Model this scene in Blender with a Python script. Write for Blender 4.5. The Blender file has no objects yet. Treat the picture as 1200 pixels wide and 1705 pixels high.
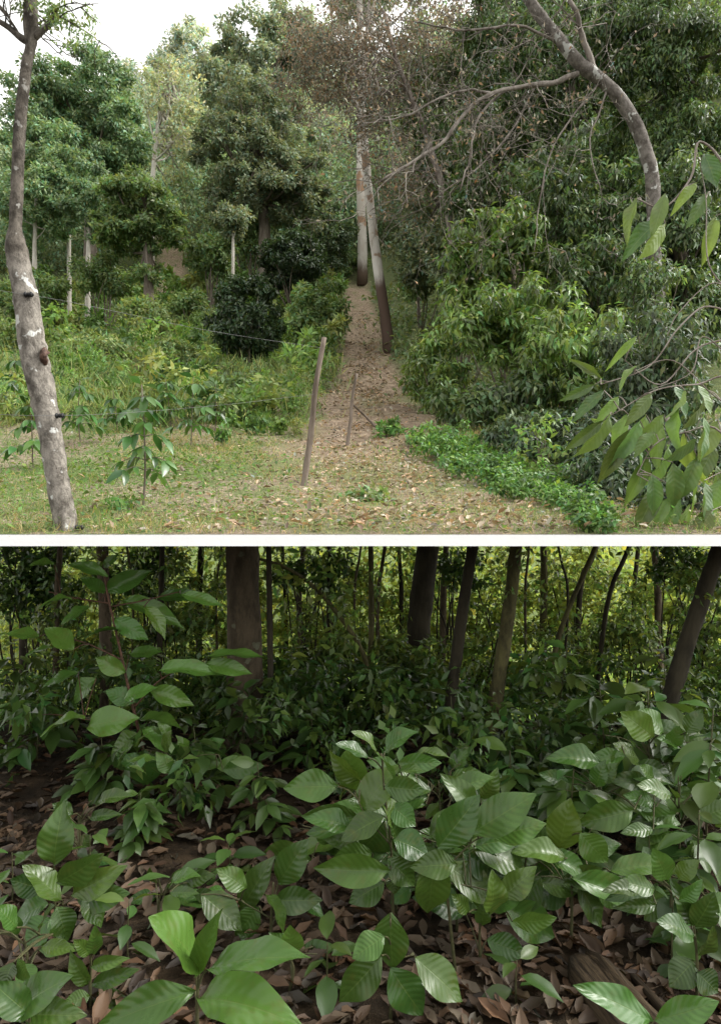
import bpy, math, random
import numpy as np
from mathutils import Vector
rng=np.random.default_rng(11); random.seed(11)
F=1100.0
COL=bpy.context.scene.collection
def P(px,py,d): return np.array([(px-600.)/F*d, d, (852.5-py)/F*d])
def nz(a): return a/(np.linalg.norm(a,axis=-1,keepdims=True)+1e-9)
def ss(t): t=np.clip(t,0,1); return t*t*(3-2*t)

# ------------------------------------------------------------------ terrain
_pd=[1,3,4.5,6,8,12,18,28,45,70,100]; _ph=[-.36,-.1023,.09,.395,.89,1.88,3.8,7.45,15.6,38,64]
_ld=np.linspace(0,math.log(100),500); _hh=np.interp(np.exp(_ld),_pd,_ph)
_k=np.ones(25)/25; _hh=np.convolve(np.pad(_hh,12,mode='edge'),_k,mode='valid')
def h(x,y):
    x=np.asarray(x,float); y=np.asarray(y,float)
    b=np.interp(np.log(np.maximum(y,1.)),_ld,_hh)
    a=np.clip(.016*(y-3),0,.3)
    n=np.sin(x*1.3+y*.7)+np.sin(x*.62-y*1.1+2)+.6*np.sin(x*3.1+y*2.3)+.4*np.sin(x*5.3-y*4.1)
    bank=15*ss((x-3.2)/9)*ss((y-11)/13)*(1-.6*ss((y-40)/30))
    low=-9*ss((-x-14)/30)*ss((y-48)/25)
    return b+a*n*.5+bank+low
def G(px,py):
    d=np.exp(np.linspace(math.log(3.0),math.log(95),1500)); x=(px-600)/F*d
    pp=852.5-h(x,d)*F/d
    i=int(np.argmax(pp<=py)) if (pp<=py).any() else 1499
    return np.array([x[i],d[i],float(h(x[i],d[i]))])
def GD(px,d):
    x=(px-600)/F*d; return np.array([x,d,float(h(x,d))])
FZ=-1.5
def fl(x,y):
    y=np.asarray(y,float); s=np.clip(y-4.2,0,26); return FZ+.03*np.sin(x*2.1+y*1.3)+.02*np.sin(x*4.7-y*3.9)-.3*s*ss(s/2.5+.2)*(s>0)
def FL(px,d):
    x=(px-600)/F*d; return np.array([x,d,float(fl(x,d))])

# ------------------------------------------------------------------ materials
def newmat(name):
    m=bpy.data.materials.new(name); m.use_nodes=True; nt=m.node_tree; nt.nodes.clear()
    out=nt.nodes.new('ShaderNodeOutputMaterial'); return m,nt,out
def mixc(nt,a,b,fac=1.0,mode='MIX'):
    n=nt.nodes.new('ShaderNodeMix'); n.data_type='RGBA'; n.blend_type=mode
    for s,v in ((0,fac),(6,a),(7,b)):
        if isinstance(v,bpy.types.NodeSocket): nt.links.new(v,n.inputs[s])
        elif s==0: n.inputs[0].default_value=v
        else: n.inputs[s].default_value=(*v,1)
    return n.outputs[2]
def mth(nt,op,a,b=0.0,c=0.0):
    n=nt.nodes.new('ShaderNodeMath'); n.operation=op
    for i,v in enumerate((a,b,c)):
        if isinstance(v,bpy.types.NodeSocket): nt.links.new(v,n.inputs[i])
        else: n.inputs[i].default_value=v
    return n.outputs[0]
def noise(nt,scale,detail=4,vec=None,rough=.6):
    n=nt.nodes.new('ShaderNodeTexNoise'); n.inputs['Scale'].default_value=scale; n.inputs['Detail'].default_value=detail; n.inputs['Roughness'].default_value=rough
    if vec is not None: nt.links.new(vec,n.inputs['Vector'])
    return n.outputs['Fac']
def ramp(nt,v,lo,hi):
    n=nt.nodes.new('ShaderNodeMapRange'); n.interpolation_type='SMOOTHSTEP'
    nt.links.new(v,n.inputs[0]); n.inputs[1].default_value=lo; n.inputs[2].default_value=hi
    return n.outputs[0]
def leafmat(name,col,rough=.45,tr=.3,trc=None,vein=False,spec=.5,bump=.24):
    m,nt,out=newmat(name); L=nt.links
    at=nt.nodes.new('ShaderNodeAttribute'); at.attribute_name='tint'
    c=mixc(nt,col,at.outputs['Color'],1,'MULTIPLY')
    pb=nt.nodes.new('ShaderNodeBsdfPrincipled'); pb.inputs['Roughness'].default_value=rough
    pb.inputs['Specular IOR Level'].default_value=spec
    if vein:
        uv=nt.nodes.new('ShaderNodeUVMap'); sp=nt.nodes.new('ShaderNodeSeparateXYZ'); L.new(uv.outputs[0],sp.inputs[0])
        au=mth(nt,'ABSOLUTE',mth(nt,'SUBTRACT',sp.outputs[0],.5))
        ph=mth(nt,'SUBTRACT',mth(nt,'MULTIPLY',sp.outputs[1],9.0),mth(nt,'MULTIPLY',mth(nt,'POWER',au,1.25),4.2))
        w=mth(nt,'PINGPONG',ph,.5)
        vn=mth(nt,'SUBTRACT',1.0,ramp(nt,w,.0,.06))
        mid=mth(nt,'SUBTRACT',1.0,ramp(nt,au,.006,.022))
        v=mth(nt,'MAXIMUM',mth(nt,'MULTIPLY',vn,.5),mid)
        tc=nt.nodes.new('ShaderNodeTexCoord'); sp2=noise(nt,26,4,tc.outputs['Object'],.65); sp3=noise(nt,90,3,tc.outputs['Object'],.6)
        c=mixc(nt,c,(col[0]*1.6+.012,col[1]*.95,col[2]*1.0),mth(nt,'MULTIPLY',ramp(nt,sp2,.5,.75),.45))
        c=mixc(nt,c,(.1,.075,.03),mth(nt,'MULTIPLY',ramp(nt,sp3,.7,.76),.6))
        c=mixc(nt,c,(col[0]*1.7+.012,col[1]*1.4+.012,col[2]*1.4+.006),mth(nt,'MULTIPLY',v,.6))
        bu=nt.nodes.new('ShaderNodeBump'); bu.inputs['Strength'].default_value=bump; bu.inputs['Distance'].default_value=.003
        L.new(mth(nt,'ADD',ramp(nt,w,0,.5),mth(nt,'MULTIPLY',mid,-.6)),bu.inputs['Height']); L.new(bu.outputs[0],pb.inputs['Normal'])
        L.new(mth(nt,'ADD',rough-.08,mth(nt,'MULTIPLY',sp2,.2)),pb.inputs['Roughness'])
    L.new(c,pb.inputs['Base Color'])
    t=nt.nodes.new('ShaderNodeBsdfTranslucent')
    L.new(mixc(nt,trc or tuple(min(1,x*k) for x,k in zip(col,(1.9,1.8,1.0))),at.outputs['Color'],1,'MULTIPLY'),t.inputs['Color'])
    mx=nt.nodes.new('ShaderNodeMixShader'); mx.inputs[0].default_value=tr
    L.new(pb.outputs[0],mx.inputs[1]); L.new(t.outputs[0],mx.inputs[2]); L.new(mx.outputs[0],out.inputs[0])
    return m
def bark(name,a,b,scale=6,patch=None,pthr=.6,rough=.9,dark_base=None,stretch=.35,bump=.5,uv=None,dark_top=None):
    m,nt,out=newmat(name); L=nt.links
    tc=nt.nodes.new('ShaderNodeTexCoord'); mp=nt.nodes.new('ShaderNodeMapping'); mp.inputs['Scale'].default_value=uv or (1,1,stretch)
    L.new(tc.outputs['UV' if uv else 'Object'],mp.inputs[0])
    f=noise(nt,scale,6,mp.outputs[0],.7); c=mixc(nt,a,b,ramp(nt,f,.35,.65))
    if patch:
        g=noise(nt,scale*.7,3,tc.outputs['Object']); c=mixc(nt,c,patch,ramp(nt,g,pthr,pthr+.05))
    if dark_base or dark_top:
        sp=nt.nodes.new('ShaderNodeSeparateXYZ'); L.new(tc.outputs['Object'],sp.inputs[0])
        if dark_base:
            z=mth(nt,'ADD',sp.outputs[2],mth(nt,'MULTIPLY',f,1.6)); c=mixc(nt,dark_base[1],c,ramp(nt,z,dark_base[0],dark_base[0]+.9))
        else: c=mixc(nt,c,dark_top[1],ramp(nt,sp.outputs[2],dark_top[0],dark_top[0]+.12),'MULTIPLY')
    pb=nt.nodes.new('ShaderNodeBsdfPrincipled'); pb.inputs['Roughness'].default_value=rough; pb.inputs['Specular IOR Level'].default_value=.2
    L.new(c,pb.inputs['Base Color'])
    bu=nt.nodes.new('ShaderNodeBump'); bu.inputs['Strength'].default_value=bump; bu.inputs['Distance'].default_value=.02
    L.new(noise(nt,scale*3,6,mp.outputs[0],.7),bu.inputs['Height']); L.new(bu.outputs[0],pb.inputs['Normal']); L.new(pb.outputs[0],out.inputs[0])
    return m
def plain(name,a,b,scale=20,rough=.6): return bark(name,a,b,scale,rough=rough,stretch=1,bump=.15)

M={}
M['haze']=leafmat('haze_tinted_foliage',(.42,.48,.42),.7,.25)  # aerial haze painted into the pale leaf colour
M['dense']=leafmat('dense_foliage',(.165,.25,.13),.55,.25)  # leaf colour lightened to carry some of the distance haze
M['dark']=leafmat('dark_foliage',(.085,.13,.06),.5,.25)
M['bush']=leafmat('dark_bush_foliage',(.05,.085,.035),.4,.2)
M['wall']=leafmat('bank_foliage',(.095,.15,.052),.38,.28)
M['mid']=leafmat('mid_green_foliage',(.145,.215,.08),.5,.3)
M['pale']=leafmat('pale_sparse_foliage',(.37,.41,.28),.6,.3)
M['grey']=leafmat('grey_green_foliage',(.2,.245,.15),.6,.25)  # paler base colour, part of it stands for haze
M['hill']=leafmat('hill_forest_foliage',(.25,.3,.21),.6,.25)  # pale base colour includes the haze over the far hill
M['light']=leafmat('light_green_shrub_foliage',(.165,.255,.07),.36,.3)
M['rust']=leafmat('rusty_foliage',(.25,.21,.14),.7,.25,(.27,.22,.15))
M['bright']=leafmat('bright_ground_foliage',(.11,.22,.055),.5,.3)
M['coffee']=leafmat('coffee_foliage',(.055,.125,.03),.26,.22)
M['hang']=leafmat('hanging_big_leaf',(.105,.175,.05),.36,.3,vein=True,bump=.3)
M['weed']=leafmat('weed_foliage',(.185,.25,.095),.6,.3)
M['grass']=leafmat('grass_blades',(.25,.26,.12),.7,.3)
M['litter']=leafmat('dry_leaves',(.36,.28,.2),.6,.1)
M['glossy']=leafmat('glossy_forest_leaf',(.038,.079,.013),.28,.12,vein=True,spec=.36)
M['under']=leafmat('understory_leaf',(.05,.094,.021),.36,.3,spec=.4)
M['undermid']=leafmat('lightened_midground_leaf',(.12,.18,.045),.42,.4)  # lighter copy of the understory leaf, brightness painted in for the dim midground
M['glow']=leafmat('sun_toned_forest_leaf',(.24,.3,.055),.5,.5,(.43,.52,.09))  # backlit glow painted in as bright leaf and translucent colour
M['floorleaf']=leafmat('forest_floor_dry_leaf',(.062,.04,.024),.6,.1,spec=.3)
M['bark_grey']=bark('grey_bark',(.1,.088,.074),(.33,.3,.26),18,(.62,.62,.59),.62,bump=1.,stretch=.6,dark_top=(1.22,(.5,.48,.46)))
M['bark_tree']=bark('brown_grey_bark',(.1,.08,.06),(.2,.17,.14),4)
M['bark_pale']=bark('pale_smooth_bark',(.36,.33,.28),(.55,.52,.46),2.2,(.25,.2,.15),.58)
M['bark_euc']=bark('eucalypt_bark',(.36,.32,.27),(.56,.53,.48),1.6,(.27,.19,.13),.56,dark_base=(2.9,(.09,.06,.045)))
M['bark_euc_far']=bark('eucalypt_bark_far',(.38,.34,.29),(.55,.52,.47),.8,(.3,.19,.12),.53,dark_base=(1.5,(.1,.07,.05)))
M['bark_lich']=bark('lichen_bark',(.07,.06,.05),(.2,.18,.16),9,(.4,.4,.37),.58,stretch=.8,bump=.9)
M['limb']=bark('bare_limb_bark',(.1,.085,.07),(.27,.24,.21),9)
M['twig']=bark('bare_twig_bark',(.14,.11,.09),(.32,.28,.25),12)
M['bark_dark']=bark('near_black_bark',(.02,.017,.011),(.045,.038,.024),9)  # very dark brown, close to black
M['bark_brown']=bark('forest_brown_bark',(.045,.035,.022),(.11,.085,.055),12,(.12,.12,.08),.62,bump=.9)
M['bark_moss']=bark('mossy_bark',(.045,.04,.02),(.12,.11,.045),12,bump=.9)
M['stem']=plain('green_stem',(.04,.045,.018),(.07,.065,.03),30)
M['redstem']=plain('red_brown_stem',(.05,.03,.018),(.1,.05,.03),30)
M['post']=bark('weathered_post_wood',(.09,.07,.053),(.21,.17,.14),14,stretch=.15)
M['log']=bark('rotting_log_wood',(.02,.014,.008),(.12,.085,.05),5,bump=1.,uv=(5,1.3,1))
M['plastic']=plain('black_plastic',(.015,.015,.016),(.03,.03,.03),20,.4)
M['wire']=plain('grey_wire',(.1,.1,.1),(.2,.2,.2),20,.5)
M['scar']=plain('cut_wood',(.035,.02,.015),(.13,.075,.055),70)
M['ledge']=plain('white_ledge',(.93,.93,.93),(.95,.95,.95),6,.8)

# ------------------------------------------------------------------ mesh helpers
class MB:
    def __init__(s): s.V=[];s.Q=[];s.T=[];s.U=[];s.n=0
    def add(s,V,Q,T=None,U=None):
        V=np.asarray(V,float); s.V.append(V); s.Q.append(np.asarray(Q,int)+s.n); s.n+=len(V)
        s.T.append(np.ones((len(V),3)) if T is None else T); s.U.append(np.zeros((len(V),2)) if U is None else U)
    def build(s,name,mat,parent=None,origin=None,smooth=True):
        if not s.V: return None
        V=np.concatenate(s.V); Q=np.concatenate(s.Q); T=np.concatenate(s.T); U=np.concatenate(s.U)
        o0=np.zeros(3)
        if parent is not None: o0=np.array(parent.location)
        elif origin is not None: o0=np.asarray(origin)
        V=V-o0
        me=bpy.data.meshes.new(name); me.vertices.add(len(V)); me.vertices.foreach_set('co',V.astype(np.float32).ravel())
        me.loops.add(Q.size); me.loops.foreach_set('vertex_index',Q.astype(np.int32).ravel())
        me.polygons.add(len(Q)); me.polygons.foreach_set('loop_start',np.arange(0,Q.size,4,dtype=np.int32))
        me.update(calc_edges=True)
        me.polygons.foreach_set('use_smooth',np.full(len(Q),smooth))
        a=me.color_attributes.new('tint','FLOAT_COLOR','POINT')
        a.data.foreach_set('color',np.concatenate([T,np.ones((len(T),1))],1).astype(np.float32).ravel())
        uv=me.uv_layers.new(name='UVMap'); uv.data.foreach_set('uv',U[Q.ravel()].astype(np.float32).ravel())
        me.materials.append(mat)
        o=bpy.data.objects.new(name,me); COL.objects.link(o)
        if parent is not None: o.parent=parent
        elif origin is not None: o.location=o0
        return o
def tag(o,label=None,cat=None,group=None,kind=None):
    if label: o['label']=label
    if cat: o['category']=cat
    if group: o['group']=group
    if kind: o['kind']=kind
    return o
def thing(name,label,cat,loc,group=None):
    o=bpy.data.objects.new(name,None); COL.objects.link(o); o.location=[float(v) for v in loc]; o.empty_display_size=.1
    return tag(o,label,cat,group)

def tube(mb,pts,rad,n=8,rough=0.0,cap=True,ridge=0.0):
    pts=np.asarray(pts,float); rad=np.broadcast_to(np.asarray(rad,float),(len(pts),)).copy()
    t=nz(np.gradient(pts,axis=0)); ref=np.array([.31,.95,.05]) if abs(t[0][1])<.8 else np.array([.2,.1,.97])
    a=nz(np.cross(t,ref)); b=np.cross(t,a); th=np.linspace(0,2*np.pi,n,endpoint=False)
    R=rad[:,None]*(1+rough*rng.normal(size=(len(pts),n))) if rough else np.repeat(rad[:,None],n,1)
    if ridge: R=R*(1+ridge*rng.normal(size=(1,n)))
    V=pts[:,None]+R[...,None]*(np.cos(th)[None,:,None]*a[:,None]+np.sin(th)[None,:,None]*b[:,None])
    V=V.reshape(-1,3); m=len(pts); i=np.arange(m-1)[:,None]*n; j=np.arange(n)[None]; k=(j+1)%n
    cum=np.concatenate([[0],np.cumsum(np.linalg.norm(np.diff(pts,axis=0),axis=1))])
    U=np.stack([np.tile(np.abs(np.arange(n)/n*2-1),m),np.repeat(cum,n)],-1)
    Q=np.stack([i+j,i+k,i+n+k,i+n+j],-1).reshape(-1,4)
    if cap:
        e=len(V); V=np.vstack([V,pts[:1],pts[-1:]]); U=np.vstack([U,[[0,0],[0,cum[-1]]]])
        h2=np.arange(0,n,2)
        Q=np.vstack([Q,np.stack([np.full(len(h2),e),(h2+2)%n,(h2+1)%n,h2],-1),np.stack([np.full(len(h2),e+1),(m-1)*n+h2,(m-1)*n+(h2+1)%n,(m-1)*n+(h2+2)%n],-1)])
    mb.add(V,Q,None,U)
def spline(pts,k=5):
    pts=np.asarray(pts,float); p=np.vstack([2*pts[0]-pts[1],pts,2*pts[-1]-pts[-2]]); out=[]
    for i in range(1,len(p)-2):
        for t in np.linspace(0,1,k,endpoint=False):
            a,b,c,d=p[i-1],p[i],p[i+1],p[i+2]
            out.append(.5*((2*b)+(c-a)*t+(2*a-5*b+4*c-d)*t*t+(-a+3*b-3*c+d)*t**3))
    out.append(p[-2]); return np.array(out)
def grow(mb,p,d,L,r,lvl,curl=.35,grav=0.0,nch=4,n=4,ends=None):
    seg=6; pts=[p]; d=nz(d)
    for i in range(seg):
        d=nz(d+rng.normal(size=3)*curl*.5+np.array([0,0,grav])); pts.append(pts[-1]+d*L/seg)
    pts=np.array(pts); tube(mb,pts,np.linspace(r,r*.45,seg+1),n,cap=False)
    if ends is not None: ends.append(pts[-1]); ends.append(pts[3])
    if lvl>0:
        for c in range(nch):
            i=rng.integers(1,seg+1); dd=nz(pts[i]-pts[i-1])+rng.normal(size=3)*.75
            grow(mb,pts[i],dd,L*rng.uniform(.4,.75),r*.6,lvl-1,curl,grav,nch,n,ends)

T4=(np.array([[0,0,0],[.5,.45,.05],[0,1,-.12],[-.5,.45,.05]]),np.array([[0,1,2,3]]),np.array([[.5,0],[1,.5],[.5,1],[0,.5]]))
T5=(np.array([[0,0,0],[.5,.42,.08],[0,1,-.2],[-.5,.42,.08],[0,.5,-.02]]),np.array([[0,1,2,4],[0,4,2,3]]),np.array([[.5,0],[1,.42],[.5,1],[0,.42],[.5,.5]]))
def gridleaf(nl,nw,droop=.22,cup=.1,wav=.012,ob=.9,ex=.85):
    V=[];U=[]
    for i in range(nl+1):
        t=i/nl; w=math.sin(math.pi*min(1,t**ob))**ex*(1-.1*t)
        if i in(0,nl): w=.02
        for j in range(nw+1):
            s=j/nw*2-1
            V.append([s*.5*w,t,-droop*t*t+cup*abs(s)*w*.6+wav*math.sin(t*14+1.5*s)*abs(s)]); U.append([j/nw*1.0,t])
    Q=[[i*(nw+1)+j,i*(nw+1)+j+1,(i+1)*(nw+1)+j+1,(i+1)*(nw+1)+j] for i in range(nl) for j in range(nw)]
    return np.array(V),np.array(Q),np.array(U)
TN=gridleaf(14,6,wav=.025,ex=.92,ob=.95); TN2=gridleaf(14,6,wav=.035,droop=.48,cup=.2,ex=.95,ob=1.); TM=gridleaf(5,2,droop=.3); TD_=gridleaf(5,2,droop=-.2,cup=.3,wav=.05)
def leaves(mb,T,O,D,N,L,W,tint):
    O=np.asarray(O);n=len(O)
    if n==0: return
    D=nz(D); S=nz(np.cross(D,N)); N2=np.cross(S,D); L=np.broadcast_to(L,(n,))[:,None,None]; W=np.broadcast_to(W,(n,))[:,None,None]
    t=T[0][None]
    V=O[:,None]+t[...,0:1]*W*S[:,None]+t[...,1:2]*L*D[:,None]+t[...,2:3]*L*N2[:,None]
    k=len(T[0]); Q=(T[1][None]+(np.arange(n)*k)[:,None,None]).reshape(-1,4)
    mb.add(V.reshape(-1,3),Q,np.repeat(tint,k,0),np.tile(T[2],(n,1)))
def tints(n,lo=.65,hi=1.35,hue=.15):
    b=rng.uniform(lo,hi,n)[:,None]; s=rng.normal(size=n)[:,None]*hue
    return np.clip(b*np.hstack([1+s,np.ones((n,1)),1-s*.6]),.02,3)
def udir(n): return nz(rng.normal(size=(n,3)))
def crown_leaves(mb,T,c,r,nc,per,cr,L,asp=.45,shell=.3,droop=.3,flat=.65,zmax=None,hue=.15,up=.7,lo=.65,hi=1.35,centers=None,mul=None):
    d=udir(nc); C=np.asarray(c)+d*(rng.random((nc,1))**shell)*np.asarray(r)
    if centers is not None: centers.extend(C)
    n=nc*per; ci=np.repeat(np.arange(nc),per); d2=udir(n)
    crj=cr*rng.uniform(.55,1.35,nc)[ci][:,None]
    O=C[ci]+d2*(rng.random((n,1))**.45)*crj*np.array([1,1,flat])
    N=nz(d2*.5+d[ci]*.4+np.array([0,0,up])+rng.normal(size=(n,3))*.45)
    D=udir(n)*.9+d2*.6+np.array([0,0,-droop])
    tb=rng.uniform(.72,1.28,nc)[ci][:,None]; ti=tints(n,lo,hi,hue)*tb
    if mul is not None: ti=ti*mul
    if zmax is not None:
        k=zmax(O); O,N,D,ti=O[k],N[k],D[k],ti[k]
    leaves(mb,T,O,D,N,L*rng.uniform(.7,1.3,len(O)),L*asp*rng.uniform(.8,1.2,len(O)),ti)

def tree(name,label,cat,base,tpts,tr,crowns,leaf,mat,bmat,T=T4,group=None,limbs=7,zmax=None,lr=.35,**kw):
    root=thing(name,label,cat,base,group); tb=MB()
    tp=spline(np.vstack([[base-np.array([0,0,.15])],tpts]),4); tube(tb,tp,np.linspace(tr*1.15,tr*.55,len(tp)),9,.05)
    cb=MB()
    for (px,py,d,rx,ry,nc,per,cp) in crowns:
        c=P(px,py,d); k=d/F; cs=[]
        crown_leaves(cb,T,c,(rx*k,(rx+ry)*.5*k,ry*k),nc,per,cp*k,leaf,zmax=zmax,centers=cs,**kw)
        for q in cs[:limbs]:
            if zmax is not None and not zmax(np.array([q]))[0]: continue
            s=tp[int(len(tp)*rng.uniform(.45,.98))]; m=(s+q)*.5+np.array([0,0,-.12*np.linalg.norm(q-s)])
            tube(tb,spline([s,m,q],4),np.linspace(tr*lr,tr*lr*.3,9),5,cap=False)
    tb.build('trunk',bmat,root); cb.build('crown',mat,root); return root

# ------------------------------------------------------------------ camera, light, sky
cam=bpy.data.cameras.new('camera'); co=bpy.data.objects.new('camera',cam); COL.objects.link(co)
cam.sensor_fit='HORIZONTAL'; cam.sensor_width=36; cam.lens=36*F/1200; cam.clip_end=800; cam.clip_start=.05
co.rotation_euler=(math.pi/2,0,0); bpy.context.scene.camera=co
AZ,EL=math.radians(82),math.radians(46)
w=bpy.data.worlds.new('World'); bpy.context.scene.world=w; w.use_nodes=True; nt=w.node_tree
bg=nt.nodes['Background']; sk=nt.nodes.new('ShaderNodeTexSky'); sk.sky_type='NISHITA'; sk.sun_disc=False; sk.sun_elevation=EL; sk.sun_rotation=AZ
sk.dust_density=3.0; sk.air_density=1.2
hs=nt.nodes.new('ShaderNodeHueSaturation'); hs.inputs['Saturation'].default_value=.05; hs.inputs['Value'].default_value=3.35
nt.links.new(sk.outputs[0],hs.inputs['Color']); nt.links.new(mixc(nt,hs.outputs[0],(1,.99,.95),1,'MULTIPLY'),bg.inputs[0]); bg.inputs[1].default_value=.15
sl=bpy.data.lights.new('sun','SUN'); sl.energy=1.5; sl.angle=math.radians(12); sl.color=(1,.96,.9)
so=bpy.data.objects.new('sun',sl); COL.objects.link(so)
so.rotation_euler=Vector((math.cos(EL)*math.sin(AZ),math.cos(EL)*math.cos(AZ),math.sin(EL))).to_track_quat('Z','Y').to_euler()
bpy.context.scene.view_settings.view_transform='Standard'

# ------------------------------------------------------------------ setting
def track_mask(x,y):
    xc=np.interp(y,[3,8,14,25,45,95],[.45,.15,.1,.15,-.35,-1.2]); w=np.interp(y,[3,5,8,14,25,45,95],[1.1,1.1,.95,.85,.9,.85,1.4])
    t=1-ss((np.abs(x-xc+.12*np.sin(y*1.1))-w*.7)/(w*.6)); t=t*(.35+.65*ss((y-4)/5))*(1-ss((y-41)/5))
    t2=(1-ss((np.abs(x+.285*y)-.7)/.6))*ss((y-38)/2)*(1-ss((y-51)/4))
    return np.maximum(t,t2)
def grid_obj(name,nx,ys,hw,hf,mat):
    u=np.linspace(-1,1,nx); Y=np.repeat(ys[:,None],nx,1); X=u[None]*hw(ys)[:,None]; Z=hf(X,Y)
    V=np.stack([X,Y,Z],-1).reshape(-1,3); i=np.arange(len(ys)-1)[:,None]*nx; j=np.arange(nx-1)[None]
    Q=np.stack([i+j,i+j+1,i+nx+j+1,i+nx+j],-1).reshape(-1,4); mb=MB()
    t=track_mask(V[:,0],V[:,1]); far=ss((V[:,1]-9)/7)
    mb.add(V,Q,np.stack([t,far,t*0],-1)); return mb.build(name,mat)
m,nt,out=newmat('dry_grass_slope'); L=nt.links
tc=nt.nodes.new('ShaderNodeTexCoord'); at=nt.nodes.new('ShaderNodeAttribute'); at.attribute_name='tint'
sp=nt.nodes.new('ShaderNodeSeparateColor'); L.new(at.outputs['Color'],sp.inputs[0])
n1=noise(nt,1.1,5,tc.outputs['Object']); n2=noise(nt,9,6,tc.outputs['Object'],.7); n3=noise(nt,38,4,tc.outputs['Object'],.7)
straw=mixc(nt,(.14,.108,.076),(.42,.35,.25),ramp(nt,n3,.3,.7)); green=mixc(nt,(.06,.09,.03),(.21,.25,.1),ramp(nt,n3,.3,.7))
near=mixc(nt,straw,green,ramp(nt,mth(nt,'ADD',mth(nt,'MULTIPLY',n1,.65),mth(nt,'MULTIPLY',n2,.45)),.5,.6))
farc=mixc(nt,(.06,.08,.035),(.14,.16,.07),ramp(nt,n2,.35,.65))
c=mixc(nt,near,farc,sp.outputs[1]); trk=mixc(nt,(.17,.12,.085),(.42,.32,.235),ramp(nt,n2,.3,.7)); trk=mixc(nt,trk,(.19,.2,.09),mth(nt,'MULTIPLY',ramp(nt,n1,.5,.65),.55))
c=mixc(nt,c,trk,mth(nt,'MULTIPLY',sp.outputs[0],.9))
pb=nt.nodes.new('ShaderNodeBsdfPrincipled'); pb.inputs['Roughness'].default_value=.95; pb.inputs['Specular IOR Level'].default_value=.1; L.new(c,pb.inputs['Base Color'])
bu=nt.nodes.new('ShaderNodeBump'); bu.inputs['Strength'].default_value=.8; bu.inputs['Distance'].default_value=.05; L.new(n3,bu.inputs['Height']); L.new(bu.outputs[0],pb.inputs['Normal']); L.new(pb.outputs[0],out.inputs[0])
ys=np.exp(np.linspace(math.log(3.0),math.log(92),260))
tag(grid_obj('hillside',170,ys,lambda y:.57*y+1.1,h,m),kind='structure')
m,nt,out=newmat('leaf_litter_soil'); L=nt.links; tc=nt.nodes.new('ShaderNodeTexCoord')
n2=noise(nt,7,6,tc.outputs['Object'],.7); n3=noise(nt,30,4,tc.outputs['Object'],.7)
c=mixc(nt,(.016,.011,.006),(.05,.033,.018),ramp(nt,n2,.35,.7)); c=mixc(nt,c,(.08,.053,.03),ramp(nt,n3,.6,.75))
geo=nt.nodes.new('ShaderNodeSeparateXYZ'); L.new(tc.outputs['Object'],geo.inputs[0])
c=mixc(nt,c,(.09,.125,.027),ramp(nt,geo.outputs[1],7,14))  # far floor painted yellow green for the glow behind the trunks
pb=nt.nodes.new('ShaderNodeBsdfPrincipled'); pb.inputs['Roughness'].default_value=.9; pb.inputs['Specular IOR Level'].default_value=.2; L.new(c,pb.inputs['Base Color'])
bu=nt.nodes.new('ShaderNodeBump'); bu.inputs['Strength'].default_value=.8; bu.inputs['Distance'].default_value=.03; L.new(n3,bu.inputs['Height']); L.new(bu.outputs[0],pb.inputs['Normal']); L.new(pb.outputs[0],out.inputs[0])
ysf=np.concatenate([np.linspace(-60,0,8),np.linspace(.6,32,150),np.linspace(40,400,14)])
tag(grid_obj('forest_floor',140,ysf,lambda y:np.where(y<20,14+np.abs(y)*.5,24+(y-20)*1.2)+6,fl,m),kind='structure')
mb=MB(); x0,x1,y0,y1,z0=-2.75,2.75,2.985,3.16,-.1545; z1=float(h(0,3.0))-.002
mb.add([[x0,y0,z0],[x1,y0,z0],[x1,y1,z0],[x0,y1,z0],[x0,y0,z1],[x1,y0,z1],[x1,y1,z1],[x0,y1,z1]],[[0,1,5,4],[1,2,6,5],[2,3,7,6],[3,0,4,7],[4,5,6,7],[3,2,1,0]])
tag(mb.build('ledge',M['ledge'],smooth=False),kind='structure')

# ------------------------------------------------------------------ UPPER: forest on the hill
def patch(x,y,s): return .5+.25*(np.sin(x*s+1.3*np.sin(y*s*.7))+np.sin(y*s*.9+1.7*np.sin(x*s*.6+2)))
mb=MB()
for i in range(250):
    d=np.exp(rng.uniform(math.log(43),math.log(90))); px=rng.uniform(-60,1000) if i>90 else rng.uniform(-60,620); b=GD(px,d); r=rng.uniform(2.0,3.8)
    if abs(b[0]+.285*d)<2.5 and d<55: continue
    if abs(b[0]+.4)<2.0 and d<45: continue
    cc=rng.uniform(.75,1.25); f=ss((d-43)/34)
    crown_leaves(mb,T4,b+[0,0,r*rng.uniform(.8,1.9)],(r,r,r*.9),22,46,r*.4,.4*(d/60)**.6,hue=.16,mul=cc*(np.array([.85,1.,.8])*(1-f)+np.array([1.8,1.72,2.1])*f))  # tint turns paler and bluer with distance, painting in the haze
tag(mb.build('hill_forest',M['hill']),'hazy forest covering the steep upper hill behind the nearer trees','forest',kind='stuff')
def tpx(*a): return [P(*q) for q in a]
HT=dict(group='hill trees')
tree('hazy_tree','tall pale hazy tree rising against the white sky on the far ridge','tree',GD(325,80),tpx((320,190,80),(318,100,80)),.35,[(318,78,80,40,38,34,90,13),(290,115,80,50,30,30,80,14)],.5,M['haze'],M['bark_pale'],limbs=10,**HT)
tree('hazy_tree','low rounded hazy tree on the ridge left of the tall pale one','tree',GD(225,78),tpx((225,220,78),(225,150,78)),.3,[(235,140,78,55,28,36,100,14)],.45,M['haze'],M['bark_pale'],**HT)
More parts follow.
